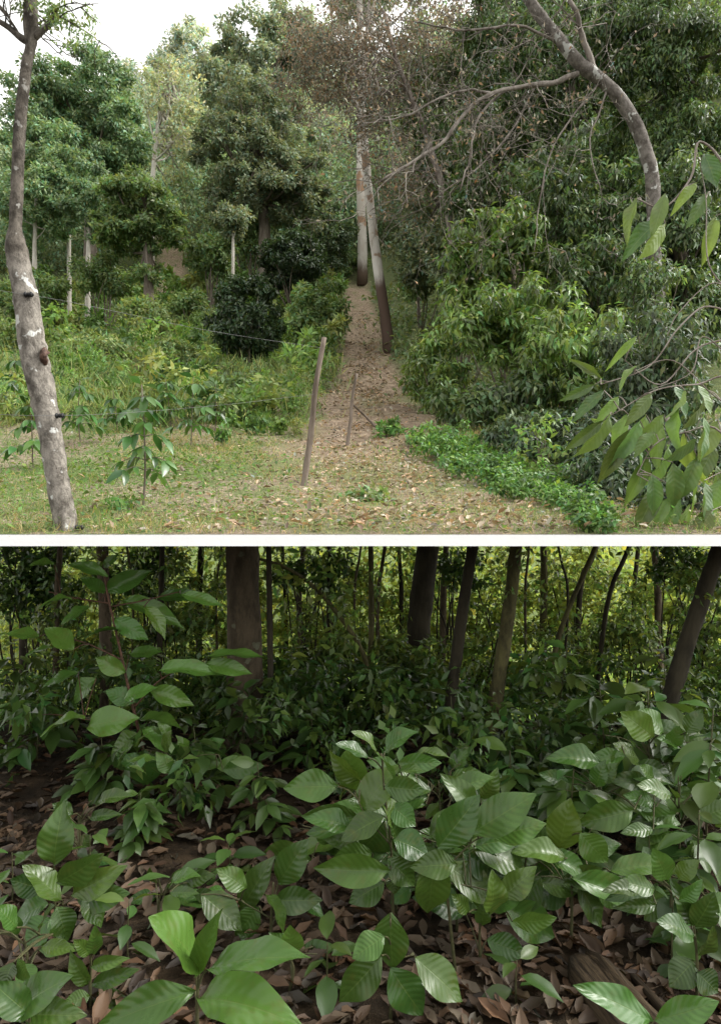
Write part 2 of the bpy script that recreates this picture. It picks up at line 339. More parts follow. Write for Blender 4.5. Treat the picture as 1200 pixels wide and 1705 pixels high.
tree('ridge_tree','big mid green tree on the ridge at the right edge of the open sky','tree',GD(420,60),tpx((418,250,60),(415,100,60)),.4,[(420,85,60,60,66,60,150,15),(480,60,62,60,56,46,120,15),(375,145,58,50,50,40,130,14)],.42,M['hill'],M['bark_tree'],limbs=9,**HT)
tree('ridge_tree','grey green tree high behind the pale eucalypt trunks','tree',GD(545,66),tpx((545,250,66),(550,120,66)),.4,[(545,130,66,90,100,70,100,18),(560,260,60,80,60,50,110,16),(660,200,60,70,90,50,110,16)],.45,M['hill'],M['bark_tree'],**HT)
tree('broad_tree','broad dense domed green tree, leftmost large crown on the hillside','tree',GD(150,36),tpx((150,330,36),(140,200,36)),.35,[(140,160,36,90,66,90,170,17),(70,190,35,65,75,60,150,17),(195,225,35,50,65,50,150,16),(100,270,34,95,55,65,150,16)],.24,M['dense'],M['bark_tree'],**HT)
tree('slender_tree','slender grey trunked tree beside the left frame with a dim blue green crown','tree',GD(57,30),tpx((58,400,30),(60,330,30)),.11,[(60,340,30,60,65,60,140,15)],.21,M['dense'],M['bark_pale'],limbs=5,**HT)
tree('slender_tree','tall slender tree with a bare pale trunk, second from the left','tree',GD(116,31),tpx((115,400,31),(118,300,31)),.1,[(120,310,31,60,55,55,140,14)],.21,M['dense'],M['bark_pale'],limbs=5,**HT)
tree('slender_tree','short pale trunked tree just left of the vine draped one','tree',GD(146,29),tpx((147,410,29),(152,350,29)),.11,[(155,345,29,50,50,44,140,14)],.2,M['dense'],M['bark_pale'],limbs=5,**HT)
tree('leafy_tree','lighter green tree with layered crown and brown vine draped trunk','tree',GD(248,26),tpx((247,420,26),(240,330,26)),.2,[(225,330,26,60,38,48,150,14),(205,385,26,55,35,36,130,13),(265,375,26,40,45,34,120,12),(245,440,26,22,40,14,60,12)],.2,M['mid'],M['bark_tree'],**HT)
tree('pale_tree','thin whitish tree with sparse yellowish crown in the middle distance','tree',GD(253,46),tpx((254,300,46),(268,190,46),(285,120,46)),.17,[(285,150,46,55,45,40,50,14),(300,210,45,45,35,26,50,12),(320,260,50,50,60,40,70,14)],.3,M['pale'],M['bark_pale'],limbs=16,lr=.5,**HT)
tree('spreading_tree','large spreading dark grey green tree left of the eucalypt trunks','tree',GD(440,37),tpx((440,380,37),(435,300,37),(430,220,37)),.34,[(430,190,37,80,50,60,150,16),(385,250,36,65,50,50,150,15),(480,265,36,70,60,58,150,15),(425,320,36,95,45,65,150,15),(500,335,37,50,50,44,140,13)],.23,M['grey'],M['bark_tree'],limbs=12,lo=.6,hi=1.2,**HT)
tree('round_tree','small dark rounded tree at the foot of the spreading grey green tree','tree',GD(548,40),tpx((548,420,40),(546,370,40)),.15,[(548,390,40,38,58,54,170,13)],.2,M['dark'],M['bark_tree'],lo=.6,hi=1.1,**HT)
tree('slender_tree','lone thin pale trunk standing in the shrubs below the spreading tree','tree',GD(387,33),tpx((388,400,33),(389,360,33)),.09,[(385,365,33,34,26,24,100,11)],.2,M['grey'],M['bark_pale'],limbs=4,**HT)
tree('branching_tree','pale branching tree half hidden behind the taller eucalypt trunk','tree',GD(560,54),tpx((560,330,54),(545,280,54),(535,230,54)),.28,[(540,230,54,55,50,30,50,14)],.3,M['pale'],M['bark_pale'],limbs=20,lr=.5,**HT)
b=G(603,474); d=b[1]
tree('eucalypt_tree','far tall eucalypt trunk with pale bark beside the brown track','tree',b,tpx((603,400,d),(600,300,d),(601,180,d),(600,20,d),(598,-80,d)),.32,[(600,-60,d,90,70,40,80,16)],.35,M['grey'],M['bark_euc_far'],limbs=8,group='eucalypts on the track')
b=G(648,585); d=b[1]
tree('eucalypt_tree','nearer leaning eucalypt with white bark and blackened foot on the track','tree',b,tpx((640,520,d),(630,455,d),(620,380,d),(610,280,d),(604,180,d),(600,60,d),(596,-60,d)),.18,[(610,-60,d,120,60,40,80,20)],.22,M['grey'],M['bark_euc'],limbs=8,group='eucalypts on the track')
def wall(label,bpx,d,crowns,leaf,mat,T=T4,name='forest_tree',**k):
    return tree(name,label,'tree',GD(bpx,d),tpx((bpx,crowns[0][1]+60,d),(crowns[0][0],crowns[0][1],d)),.14,crowns,leaf,mat,M['bark_tree'],T=T,group='trees of the right bank',**k)
W_=dict(droop=1.0,asp=.38,up=.6,lo=.35,hi=1.5,flat=1.0)
wall('dense glossy leaved tree filling the top right corner',1140,12.5,[(1120,100,12.5,110,110,120,190,22),(1150,260,12.2,80,90,80,180,20),(1040,60,13,80,70,60,170,20)],.11,M['wall'],T=T5,**W_)
wall('dark tree behind the elbow of the arched trunk',960,16,[(960,120,16,120,130,120,190,22),(870,50,17,100,80,80,170,20),(1010,290,15,90,90,80,170,20)],.14,M['wall'],T=T5,**W_)
wall('shaded tree behind the hanging bare twigs, above the light green shrubs',850,19,[(850,290,19,110,110,100,150,22),(770,180,21,90,130,90,140,22)],.17,M['wall'],**W_)
wall('thin leaved dull green tree right of the eucalypts',740,25,[(735,330,25,70,90,70,110,20),(700,420,25,50,50,44,110,18),(760,420,22,60,60,55,110,20),(700,150,26,60,120,60,80,20)],.2,M['grey'])
wall('creeper hung tree at the right edge below the arched trunk',1135,10.8,[(1130,390,10.8,90,110,100,180,24),(1010,410,11.5,90,90,90,170,24),(1150,520,10.6,60,60,40,150,22)],.11,M['wall'],T=T5,**W_)
# half bare tree
b=GD(770,20); root=thing('bare_tree','half bare tree with rusty leaves and tangled grey twigs above the track','tree',b)
tb=MB(); cb=MB(); ends=[]
tp=spline([b-[0,0,.2],P(765,500,20),P(740,330,20),P(700,200,20),P(660,100,20),P(640,20,20)],4); tube(tb,tp,np.linspace(.13,.05,len(tp)),8,.05)
for i in range(50):
    s=tp[rng.integers(8,len(tp))]; grow(tb,s,np.array([rng.normal()-.7,rng.normal()*.6,rng.normal()*.6+.2]),rng.uniform(1.4,3.2),.02,2,.5,0,3,3,ends)
tb.build('trunk',M['twig'],root)
for (px,py,rx,ry,nc) in ((560,80,105,75,100),(620,160,80,95,80),(700,80,90,75,70),(510,120,70,70,54),(660,300,60,90,34),(800,90,90,80,40)):
    crown_leaves(cb,T4,P(px,py,20),(rx*.018,1.8,ry*.018),nc,44,.42,.11,hue=.2,shell=.5)
cb.build('crown',M['rust'],root)
# arched tree
b=GD(1100,9.2); root=thing('arched_tree','arched lichen spotted tree leaning over from the right with bare branches','tree',b)
tb=MB(); bb=MB(); A=9.
tp=spline([b-[0,0,.2],P(1098,560,A),P(1088,430,A),P(1086,310,A),P(1066,225,A),P(1022,152,A),P(966,107,A),P(925,58,A),P(888,10,A),P(850,-50,A)],5); tube(tb,tp,np.linspace(.105,.07,len(tp)),10,.07)
tb.build('trunk',M['bark_lich'],root)
ends=[]
br=[([(990,120),(968,60),(950,0),(940,-60)],.045,6),([(962,122),(905,138),(840,148),(790,180),(735,238),(690,268),(630,302)],.036,18),([(870,142),(830,160),(800,200),(790,260),(775,320)],.02,10),([(930,70),(860,40),(780,45),(700,25)],.022,10),([(1000,135),(930,220),(900,330),(890,420)],.013,6),([(820,155),(760,150),(690,190),(640,200)],.018,11),([(1010,150),(985,230),(1000,330)],.013,4),([(890,145),(850,220),(790,280),(720,330)],.014,8)]
for pp,r,nk in br:
    q=spline([P(x,y,A-.1*i) for i,(x,y) in enumerate(pp)],5); q[2:]+=np.cumsum(rng.normal(size=(len(q)-2,3))*.012,axis=0); tube(bb,q,np.linspace(r,r*.45,len(q)),7,.1)
    for i in range(nk):
        s=q[rng.integers(3,len(q))]; grow(bb,s,np.array([rng.normal()*.8-.5,rng.normal()*.7,rng.normal()*.6]),rng.uniform(.6,1.5),max(.0065,r*.24),2,.65,-.03,3,3,ends)
bb.build('branch',M['limb'],root)
cb=MB(); E=np.array(ends); E=E[rng.random(len(E))<.5]; n=len(E); leaves(cb,T4,E,udir(n),udir(n)+[0,0,.6],.07,.03,tints(n,hue=.2)); cb.build('crown',M['rust'],root)
# shrubs
def shrub(label,px,py,d,rx,ry,nc,per,cp,leaf,mat,T=T4,name='shrub',cat='shrub',group='shrubs on the slope',gp=None,**k):
    base=GD(gp or px,d); root=thing(name,label,cat,base,group); kk=d/F; sb=MB(); cb=MB(); cs=[]
    zf=lambda O:O[:,2]>h(O[:,0],O[:,1])+.01
    c=P(px,py,d); c[2]=max(c[2],base[2]+ry*kk*.35)
    crown_leaves(cb,T,c,(rx*kk,(rx+ry)*.5*kk,ry*kk),nc,per,cp*kk,leaf,centers=cs,zmax=zf,**k)
    for q in [c]+cs[:9]:
        if not zf(np.array([q]))[0]: continue
        tube(sb,spline([base-[0,0,.05],(base+q)*.5+rng.normal(size=3)*.05*np.linalg.norm(q-base),q],4),np.linspace(.012,.005,9)*max(.3,d/9),5,cap=False)
    sb.build('stem',M['bark_tree'],root); cb.build('foliage',mat,root); return root
K=dict(droop=.9,asp=.38,up=.8,group='right bank shrubs',shell=.5,lo=.35,hi=1.4,flat=.8)
shrub('light green drooping leaf shrub at the top of the right bank thicket',850,410,11,110,65,64,70,20,.14,M['light'],T5,**K)
shrub('light green shrub spilling out towards the track beside the leaning eucalypt',770,480,11.5,65,80,50,70,20,.14,M['light'],T5,**K)
shrub('big light green shrub in the middle of the right bank thicket',860,540,9.6,110,85,80,70,22,.13,M['light'],T5,**K)
shrub('yellowish green shrub above the dark hollow on the right bank',965,590,8.4,95,90,64,70,24,.12,M['light'],T5,**K)
shrub('lowest light green shrub by the narrow end of the track',728,612,10.6,56,70,52,70,18,.12,M['light'],T5,**K)
shrub('dense shrub hanging over the dark hollow below the yellowish shrub',850,670,8.6,125,60,70,70,22,.11,M['wall'],T5,**K)
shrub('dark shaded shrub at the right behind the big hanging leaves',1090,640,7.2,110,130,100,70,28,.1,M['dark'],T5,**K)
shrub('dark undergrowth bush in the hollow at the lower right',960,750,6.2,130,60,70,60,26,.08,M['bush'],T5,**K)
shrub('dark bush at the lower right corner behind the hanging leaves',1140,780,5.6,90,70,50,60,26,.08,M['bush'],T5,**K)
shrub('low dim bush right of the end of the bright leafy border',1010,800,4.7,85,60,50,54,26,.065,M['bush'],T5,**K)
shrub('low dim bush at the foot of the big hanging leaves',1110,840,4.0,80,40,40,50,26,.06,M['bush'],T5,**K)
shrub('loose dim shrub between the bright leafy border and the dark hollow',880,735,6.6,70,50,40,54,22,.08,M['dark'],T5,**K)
shrub('grey green thicket under the arched trunk',1000,480,10.2,100,80,64,70,22,.12,M['wall'],T5,**K)
shrub('leafy climber mass above the thicket, left of the arched trunk',930,300,11.5,100,90,60,60,22,.13,M['wall'],T5,**K)
shrub('leafy creeper wrapped around the lower half of the arched trunk',1085,460,8.7,50,80,34,54,22,.09,M['wall'],T5,**K)
shrub('small bright green shrub on the bank right of the leaning eucalypt',700,455,26,32,40,24,70,15,.24,M['mid'])
BD=dict(lo=.5,hi=1.2,shell=.2)
shrub('compact dark green bush highest of the three beside the track',487,438,32,52,46,74,160,12,.19,M['bush'],**BD)
shrub('round dark green bush in the middle of the weedy slope',412,530,17,62,64,90,160,13,.13,M['bush'],**BD)
shrub('bushy green shrub edging the left side of the track',528,525,23,46,58,50,110,14,.18,M['mid'])
shrub('pale green shrub in front of the left dark trees',240,530,22,45,34,34,70,14,.16,M['weed'])
shrub('yellow green shrub left of the round dark bush',315,515,25,40,34,36,80,14,.18,M['mid'])
shrub('low leafy shrub behind the row of coffee saplings',395,655,13.5,60,30,40,70,16,.12,M['mid'])
shrub('low leafy shrub between the fence posts and the coffee saplings',455,655,12.5,42,30,34,70,15,.11,M['mid'])
shrub('tangled light shrub under the pale sparse tree',350,425,34,42,36,40,90,14,.24,M['mid'])
shrub('small green shrub above the compact dark bush',420,400,38,40,26,28,90,12,.24,M['mid'])
shrub('green shrub closing the far upper end of the track',585,452,45,26,24,20,90,10,.22,M['mid'])
shrub('dim green shrub at the left frame edge below the slender trees',60,490,26,65,34,42,90,14,.19,M['mid'])
shrub('dim green shrub under the vine draped tree',175,465,27,56,34,42,90,14,.19,M['mid'])
shrub('weedy shrub left of the second coffee sapling',165,590,16,60,34,36,70,14,.13,M['weed'])
shrub('weedy pale shrub between the round dark bush and the coffee row',290,600,16,50,36,34,70,14,.13,M['weed'])
shrub('shrub at the far left edge above the tall coffee sapling',40,570,18,60,34,36,70,14,.14,M['weed'])
def scatter(n,x0,x1,d0,d1,dens=None):
    d=np.exp(rng.uniform(math.log(d0),math.log(d1),n)); x=(rng.uniform(x0,x1,n)-600)/F*d
    k=rng.random(n)>track_mask(x,d)*.97
    if dens is not None: k&=rng.random(n)<dens(x,d)
    return x[k],d[k]
mb=MB(); x,y=scatter(40000,-30,575,9.5,48,lambda x,y:(.2+.8*patch(x,y,.9))*ss((y-9-3*patch(x,y,1.6))/3)); n=len(x)
hh=rng.random(n)**1.2*(.1+1.0*patch(x,y,.6))*np.clip((y-9)/6,.15,1.1)
O=np.stack([x,y,h(x,y)+hh],-1); s=.0075*y*rng.uniform(.5,1.4,n)
leaves(mb,T4,O,udir(n)+[0,0,.3],udir(n)*.8+[0,-.2,.6],s,s*.42,tints(n,.4,1.25,.14)*(.55+.8*patch(x,y,1.7))[:,None])
x,y=scatter(40000,-30,585,8.6,44,lambda x,y:(.08+.92*patch(x+5,y-3,1.3)**2)); n=len(x)
O=np.stack([x,y,h(x,y)+rng.random(n)*.25],-1); s=(.2+.8*rng.random(n)**1.5)*(.25+1.*patch(x,y,.8))*np.clip((y-7.5)/5,.3,1.)
gs=rng.random(n)<.45; t=tints(n,.6,1.4,.1); t=np.where(gs[:,None],t*[1.4,1.15,1.1],t*[.8,1.,.7])
leaves(mb,T4,O,rng.normal(size=(n,3))*.45+[0,0,.9],udir(n),s,.0011*y*rng.uniform(.7,1.5,n),t)
zf=lambda O:O[:,2]>h(O[:,0],O[:,1])
MUL=[np.array(q) for q in ((.9,1.1,.75),(.7,.95,.6),(.95,1.15,.8),(.45,.62,.45),(1.12,1.05,.85),(.65,.85,.5),(.8,1.05,.7),(1.2,1.05,.95))]
for i in range(480):
    d_=np.exp(rng.uniform(math.log(8.8),math.log(40))); px=rng.uniform(-20,575); b=GD(px,d_)
    if track_mask(b[0],b[1])>.3: continue
    if 355<px<470 and 12.5<d_<18: continue
    r=rng.uniform(.1,.42)*np.clip(d_/13,.6,1.3); hg=rng.uniform(.5,2.0)*r
    crown_leaves(mb,T4,b+[0,0,hg],(r,r,hg*.9),7,20,r*.45,.011*d_*rng.uniform(.5,1.3),asp=rng.uniform(.25,.6),droop=rng.uniform(-.6,.6),zmax=zf,mul=MUL[rng.integers(8)]*rng.uniform(.65,1.25),hue=.1)
x,y=scatter(16000,600,1200,13,40); n=len(x); O=np.stack([x,y,h(x,y)+rng.random(n)**1.5*.9],-1); s=.009*y*rng.uniform(.6,1.3,n)
leaves(mb,T4,O,udir(n)+[0,0,.3],udir(n)*.7+[0,-.2,.8],s,s*.45,tints(n,.4,.9,.15))
tag(mb.build('undergrowth',M['weed']),'tangled green weeds and tall grass covering the slope behind the coffee saplings','weeds',kind='stuff')
mb=MB(); x,y=scatter(110000,-60,1260,3.0,15,lambda x,y:.15+.85*patch(x,y,2.2)); n=len(x)
O=np.stack([x,y,h(x,y)-.004],-1); L_=(.03+.11*rng.random(n)**2.2)*np.clip(y/6,.6,1.6); D=rng.normal(size=(n,3))*.6+[0,0,.8]
g=rng.random(n)<(.25+.7*patch(x,y,1.5)); t=tints(n,.55,1.3,.12); t=np.where(g[:,None],t*[.52,.86,.42],t*[1.35,1.1,1.15])
leaves(mb,T4,O,D,udir(n),L_,.004*np.clip(y/5,.8,2),t)
x,y=scatter(34000,-60,1260,3.0,11,lambda x,y:patch(x+3,y,1.5)**1.8); n=len(x); O=np.stack([x,y,h(x,y)+.01+.11*rng.random(n)**2],-1); s=.013*y**.6*rng.uniform(.5,1.5,n)
leaves(mb,T4,O,rng.normal(size=(n,3))*[1,1,.4],udir(n)*.5+[0,0,1],s,s*.6,tints(n,.4,1.15,.15)*[.5,.85,.45])
tag(mb.build('grass',M['grass']),'short dry and green grass covering the slope in front','grass',kind='stuff')
mb=MB(); d=np.exp(rng.uniform(math.log(3.02),math.log(9),3600)); px=rng.normal(700,300,3600); k=(px>-20)&(px<1230); d=d[k]; x=(px[k]-600)/F*d
d2=np.exp(rng.uniform(math.log(5),math.log(34),4800)); x2=np.interp(d2,[4,8,25,45],[.4,.15,.15,-.35])+rng.normal(size=4800)*.5; x=np.concatenate([x,x2]); d=np.concatenate([d,d2]); n=len(x)
O=np.stack([x,d,h(x,d)+.012+.02*rng.random(n)],-1); s=rng.uniform(.02,.06,n)*np.clip(d/8,1,2)
leaves(mb,TD_,O,rng.normal(size=(n,3))*[1,1,.25],udir(n)*.6+[0,0,1],s,s*.5,tints(n,.3,1.45,.12))
tag(mb.build('leaf_litter',M['litter']),'dry pale leaves scattered on the grass and along the brown track','dry leaves',kind='stuff')
mb=MB()
for t in np.linspace(0,1,80):
    px=np.interp(t,[0,.5,1],[715,820,1000])+rng.normal()*20; py=np.interp(t,[0,.5,1],[738,800,868])+rng.normal()*12
    g=G(px,py); k=g[1]/F; crown_leaves(mb,T5,g+[0,0,16*k],(24*k,24*k,rng.uniform(8,26)*k),5,30,11*k,.042*(g[1]/4.5)**.5,asp=.55,up=1.,lo=.4,hi=1.3)
tag(mb.build('ground_cover',M['bright']),'bright green low leafy border running along the foot of the thicket','plants',kind='stuff')
TU=dict(name='leafy_tuft',cat='plant',group='small weeds')
shrub('bright green tuft of leaves beside the diagonal stick',648,715,8.2,22,20,12,60,10,.07,M['bright'],T5,**TU)
shrub('small broad leaved weed in front of the fence posts',615,835,4.4,30,18,10,26,14,.06,M['mid'],T5,**TU)
shrub('small green weed in the dry grass right of the coffee saplings',372,722,7.6,12,12,6,30,8,.07,M['bright'],T5,**TU)
shrub('thin pale weed standing in the hollow in front of the dark bush',905,745,5.8,45,60,18,14,20,.07,M['light'],T5,**TU)
shrub('low weed beside the foot of the nearest coffee sapling',205,845,3.9,24,12,8,26,12,.05,M['bright'],T5,**TU)
# coffee plants and seedlings
def coffee(label,base,top,nodes,L,mat,T=TM,group=None,name='coffee_sapling',cat='coffee plant',br=.0,droop=.5,asp=.42,smat=None,f0=.3,sr=.008,zmax=None,lo=.6,hi=1.35):
    base=np.asarray(base); top=np.asarray(top); root=thing(name,label,cat,base,group); sb=MB(); fb=MB(); H=np.linalg.norm(top-base)
    sp=spline([base-[0,0,.03],base*.6+top*.4+rng.normal(size=3)*[.02,.02,0]*H,top],6); tube(sb,sp,np.linspace(sr,sr*.4,len(sp)),6)
    O=[];D=[];az=rng.uniform(0,3.14)
    for i in range(nodes):
        f=f0+(1-f0)*i/(nodes-1); p=sp[int(round(f*(len(sp)-1)))]; az+=1.57+rng.normal()*.25
        for s in (0,math.pi):
            a=az+s+rng.normal()*.2; hd=np.array([math.cos(a),math.sin(a),0]); el=.55*(f-.4)+rng.normal()*.12
            if br>0 and f<.92:
                bl=br*H*(1.15-f)*rng.uniform(.7,1.2); q=spline([p,p+hd*bl*.5+[0,0,.12*bl],p+hd*bl+[0,0,-.05*bl]],4); tube(sb,q,np.linspace(sr*.45,sr*.25,len(q)),4,cap=False)
                sd=np.cross(hd,[0,0,1]); npair=max(2,int(bl/(L*.5)))
                for j in range(npair):
                    qq=q[int((j+1)/npair*(len(q)-1))]
                    for ss_ in (-1,1): O.append(qq); D.append(hd*.55+sd*ss_*.8+np.array([0,0,-droop+rng.normal()*.2]))
                O.append(q[-1]); D.append(hd+[0,0,-droop*.7])
            else:
                O.append(p+hd*.015); D.append(hd+np.array([0,0,el-droop*(1-f)]))
    O=np.array(O); D=np.array(D); n=len(O); N=np.tile([0,-.1,1.],(n,1))+rng.normal(size=(n,3))*.3; t=tints(n,lo,hi,.12)
    if zmax is not None: k=zmax(O); O,D,N,t=O[k],D[k],N[k],t[k]
    LL=L*rng.uniform(.6,1.2,len(O)); leaves(fb,T,O,D,N,LL,LL*asp*rng.uniform(.85,1.15,len(O)),t)
    sb.build('stem',smat or M['stem'],root); fb.build('foliage',mat,root); return root
for lab,px,py,tx,ty,nd,L_,br in (
 ('nearest coffee sapling with drooping glossy leaves on a bare thin stem',238,850,236,640,8,.115,.26),
 ('coffee sapling just right of the left trunk, dense leaves on two stems',135,742,133,632,7,.16,.36),
 ('coffee sapling third along the row with leafless lower stem',318,748,322,628,6,.16,.3),
 ('coffee sapling at the left edge partly behind the trunk',55,782,52,665,6,.15,.3),
 ('small coffee sapling last in the row to the right',358,718,359,640,5,.15,.28),
 ('coffee sapling behind the nearest one, its crown leaning left',285,712,275,630,6,.17,.32),
 ('tall coffee sapling at the far left frame edge',22,700,25,590,6,.18,.3),
 ('coffee sapling farthest up the slope, behind the first pair',155,635,152,585,5,.22,.26),
 ('coffee sapling half hidden behind the crown of the nearest one',195,720,188,650,5,.16,.34)):
    b=G(px,py); coffee(lab,b,P(tx,ty,b[1]),nd,L_,M['coffee'],br=br,droop=.6,smat=M['bark_tree'],f0=.38,lo=.55,hi=1.5,group='coffee saplings on the slope')
# left trunk
TD=3.15; tp_=[(114,898),(96,800),(80,700),(58,600),(42,490),(26,405),(29,300),(34,200),(44,110),(54,60),(52,-10)]
b=np.array([P(114,898,TD)[0],TD,float(h(P(114,898,TD)[0],TD))]); root=thing('fence_tree','grey lichen patched trunk at the left carrying black fence insulators','tree',b)
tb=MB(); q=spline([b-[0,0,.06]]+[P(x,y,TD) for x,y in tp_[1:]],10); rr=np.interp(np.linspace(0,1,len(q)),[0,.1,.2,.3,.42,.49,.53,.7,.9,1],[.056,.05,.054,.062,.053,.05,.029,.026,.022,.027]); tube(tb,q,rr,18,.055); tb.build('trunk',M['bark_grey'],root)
bb=MB(); ends=[]
for pp in ([(50,70),(35,62),(15,45),(-10,30)],[(56,62),(72,48),(85,36),(95,10)],[(50,75),(44,40),(44,0)]):
    s=spline([P(x,y,TD) for x,y in pp],4); tube(bb,s,np.linspace(.02,.011,len(s)),7)
    for i in range(4): grow(bb,s[rng.integers(4,len(s))],np.array([rng.normal()*.6+.5,rng.normal()*.5,.4]),.22,.005,1,.4,-.05,3,4,ends)
bb.build('branch',M['bark_grey'],root)
fb=MB(); crown_leaves(fb,T4,P(90,10,TD),(.2,.15,.07),24,30,.05,.026,asp=.35); crown_leaves(fb,T4,P(115,55,TD),(.12,.1,.04),9,22,.03,.024,asp=.35); fb.build('crown',M['mid'],root)
ins=[]
for px,py in ((46,490),(98,692),(131,878)):
    kb=MB(); c=P(px,py,TD-.052)
    for o_,r_ in ((-.012,.013),(.003,.01),(.015,.013)):
        tube(kb,[c+[o_-.004,0,0],c+[o_,0,0],c+[o_+.005,0,0],c+[o_+.008,0,0]],[r_*.7,r_,r_,r_*.7],10)
    tube(kb,[c+[-.03,.04,0],c+[.026,-.002,0]],.006,6); kb.build('insulator',M['plastic'],root); ins.append(c)
kb=MB(); c=P(72,592,TD-.042); tube(kb,[c+[0,.02,-.04],c+[0,.01,-.025],c,c+[0,.01,.025],c+[0,.02,.04]],[.006,.016,.018,.016,.006],11,.25); kb.build('cut_scar',M['scar'],root)
def post(label,px,py,tx,ty,r,name='fence_post',cat='fence post'):
    b=G(px,py); mb=MB(); t=P(tx,ty,b[1]); q=spline([b-[0,0,.1],b*.66+t*.34+[.012,0,0],b*.33+t*.67-[.01,0,0],t],5); tube(mb,q,np.linspace(r*1.1,r*.8,len(q)),10,.07)
    o=mb.build(name,M['post'],origin=b); tag(o,label,cat,'fence posts'); return b,t
pb_,pt_=post('thick leaning wooden fence post standing in the grass',502,808,540,562,.023)
pb2,pt2=post('thinner wooden fence post behind the thick leaning one',575,746,594,622,.021)
g=G(632,716); mb=MB(); tube(mb,spline([g-[0,0,.02],P(610,695,g[1]),P(588,674,g[1]-.3)],4),np.linspace(.018,.013,9),7,.06); tag(mb.build('wooden_stick',M['post'],origin=g),'slanting stick propped near the thinner fence post','stick')
for lab,a,f in (('thin upper fence wire from the left trunk to the leaning post',ins[0],.93),('thin lower fence wire from the left trunk to the leaning post',ins[1],.62)):
    e=pb_*(1-f)+pt_*f; m_=(a+e)*.5-[0,0,.02]; mb=MB(); tube(mb,spline([a+[-.6,-.1,.02],a,m_,e],6),.001,4,cap=False); tag(mb.build('fence_wire',M['wire'],origin=a),lab,'wire','fence wires')
def manual(mb,lst,d,N0=(0,-.75,.65),dj=.06,tipd=-.04,lo=.7,hi=1.3,T=TN,hue=.1,nj=.3,wk=1.2):
    O=[];D=[];N=[];L=[];W=[]
    for (bx,by,tx,ty,w_) in lst:
        dd=d+rng.uniform(-dj,dj); o=P(bx,by,dd); t=P(tx,ty,dd+tipd); O.append(o); v=t-o; L.append(np.linalg.norm(v)); D.append(v); N.append(np.array(N0)+rng.normal(size=3)*nj); W.append(w_*dd/F*wk)
    O=np.array(O); D=np.array(D); N=np.array(N); L=np.array(L)*1.06; W=np.array(W); t=tints(len(O),lo,hi,hue); k=rng.random(len(O))<.5
    if T is TN: leaves(mb,TN,O[k],D[k],N[k],L[k],W[k],t[k]); k=~k; leaves(mb,TN2,O[k],D[k],N[k],L[k],W[k],t[k])
    else: leaves(mb,T,O,D,N,L,W,t)
    return O
def petioles(sb,O,S,r=.0025):
    for o in O:
        i=int(np.argmin(np.linalg.norm(S-o+np.array([0,0,.05]),axis=1))); s=S[i]; tube(sb,spline([s,(s+o)*.5+[0,0,.01],o],3),np.linspace(r*1.3,r,7),5,cap=False)
HD=3.3; b=np.array([2.05,HD+.1,float(h(2.05,HD+.1))]); root=thing('hanging_shrub','big leaved shrub reaching in from the right edge with long hanging leaves','shrub',b)
sb=MB(); fb=MB(); S=[]
for pp,r in (([(1270,860),(1250,500),(1215,300),(1165,235),(1150,295),(1105,345),(1060,330)],.008),([(1265,800),(1230,560),(1180,510),(1130,545),(1080,610),(1000,640)],.006),([(1265,820),(1220,640),(1160,640),(1090,650),(1020,690)],.006),([(1265,850),(1200,720),(1140,720),(1090,740),(1060,790)],.006),([(1230,560),(1160,580),(1100,640),(1040,600)],.005),([(1240,520),(1190,470),(1130,520),(1110,560)],.004),([(1255,700),(1190,660),(1120,600),(1050,620)],.004),([(1230,610),(1170,560),(1150,620),(1080,650)],.004),([(1230,500),(1180,440),(1175,330),(1160,250)],.004)):
    q=spline([P(x,y,HD-.03*i*.5) for i,(x,y) in enumerate(pp)],6); tube(sb,q,np.linspace(r,r*.4,len(q)),6); S.extend(q)
O=manual(fb,[(1005,650,957,692,22),(990,640,940,665,18),(1015,690,985,762,32),(1005,700,955,742,24),(1048,715,1010,790,36),(1060,740,1078,800,28),(1100,700,1085,772,36),(1112,740,1100,812,38),(1140,720,1146,800,36),(1150,780,1166,852,40),(1100,800,1063,884,36),(1130,820,1108,888,32),(1170,690,1182,765,36),(1172,800,1187,872,42),(1085,655,1048,702,26),(1120,640,1152,692,30),(1160,640,1192,685,32),(1060,610,1028,630,16),(1045,690,1018,742,28),(1000,630,960,600,16),(1080,760,1050,830,30),(1160,730,1120,770,34),(1190,740,1165,800,34),(1130,680,1110,735,32),(1090,720,1060,745,26),(1150,840,1130,885,30),(1185,850,1160,890,34),(1060,560,1020,600,14),
 (1030,660,1000,700,24),(1075,690,1050,760,30),(1120,770,1128,840,34),(1180,650,1150,720,34),(1195,700,1170,760,36),(1085,790,1095,850,30),(1140,650,1120,700,28),(1200,800,1180,850,36),(1020,720,995,700,18),(1105,690,1070,735,30),(1160,760,1140,830,36),(1190,770,1200,840,36),(1115,830,1085,870,30),(1065,700,1035,770,28),
 (1062,330,1033,380,24),(1108,322,1086,386,28),(1100,365,1045,402,36),(1107,372,1078,428,36),(1172,255,1195,302,32),(1182,318,1150,368,24),(1160,305,1128,336,20),(1190,360,1178,420,26)],HD,N0=(.1,-.8,.5),dj=.14,nj=.55,lo=.5,hi=1.4,hue=.12,wk=.95)
petioles(sb,O,np.array(S)); sb.build('stem',M['twig'],root); fb.build('foliage',M['hang'],root)

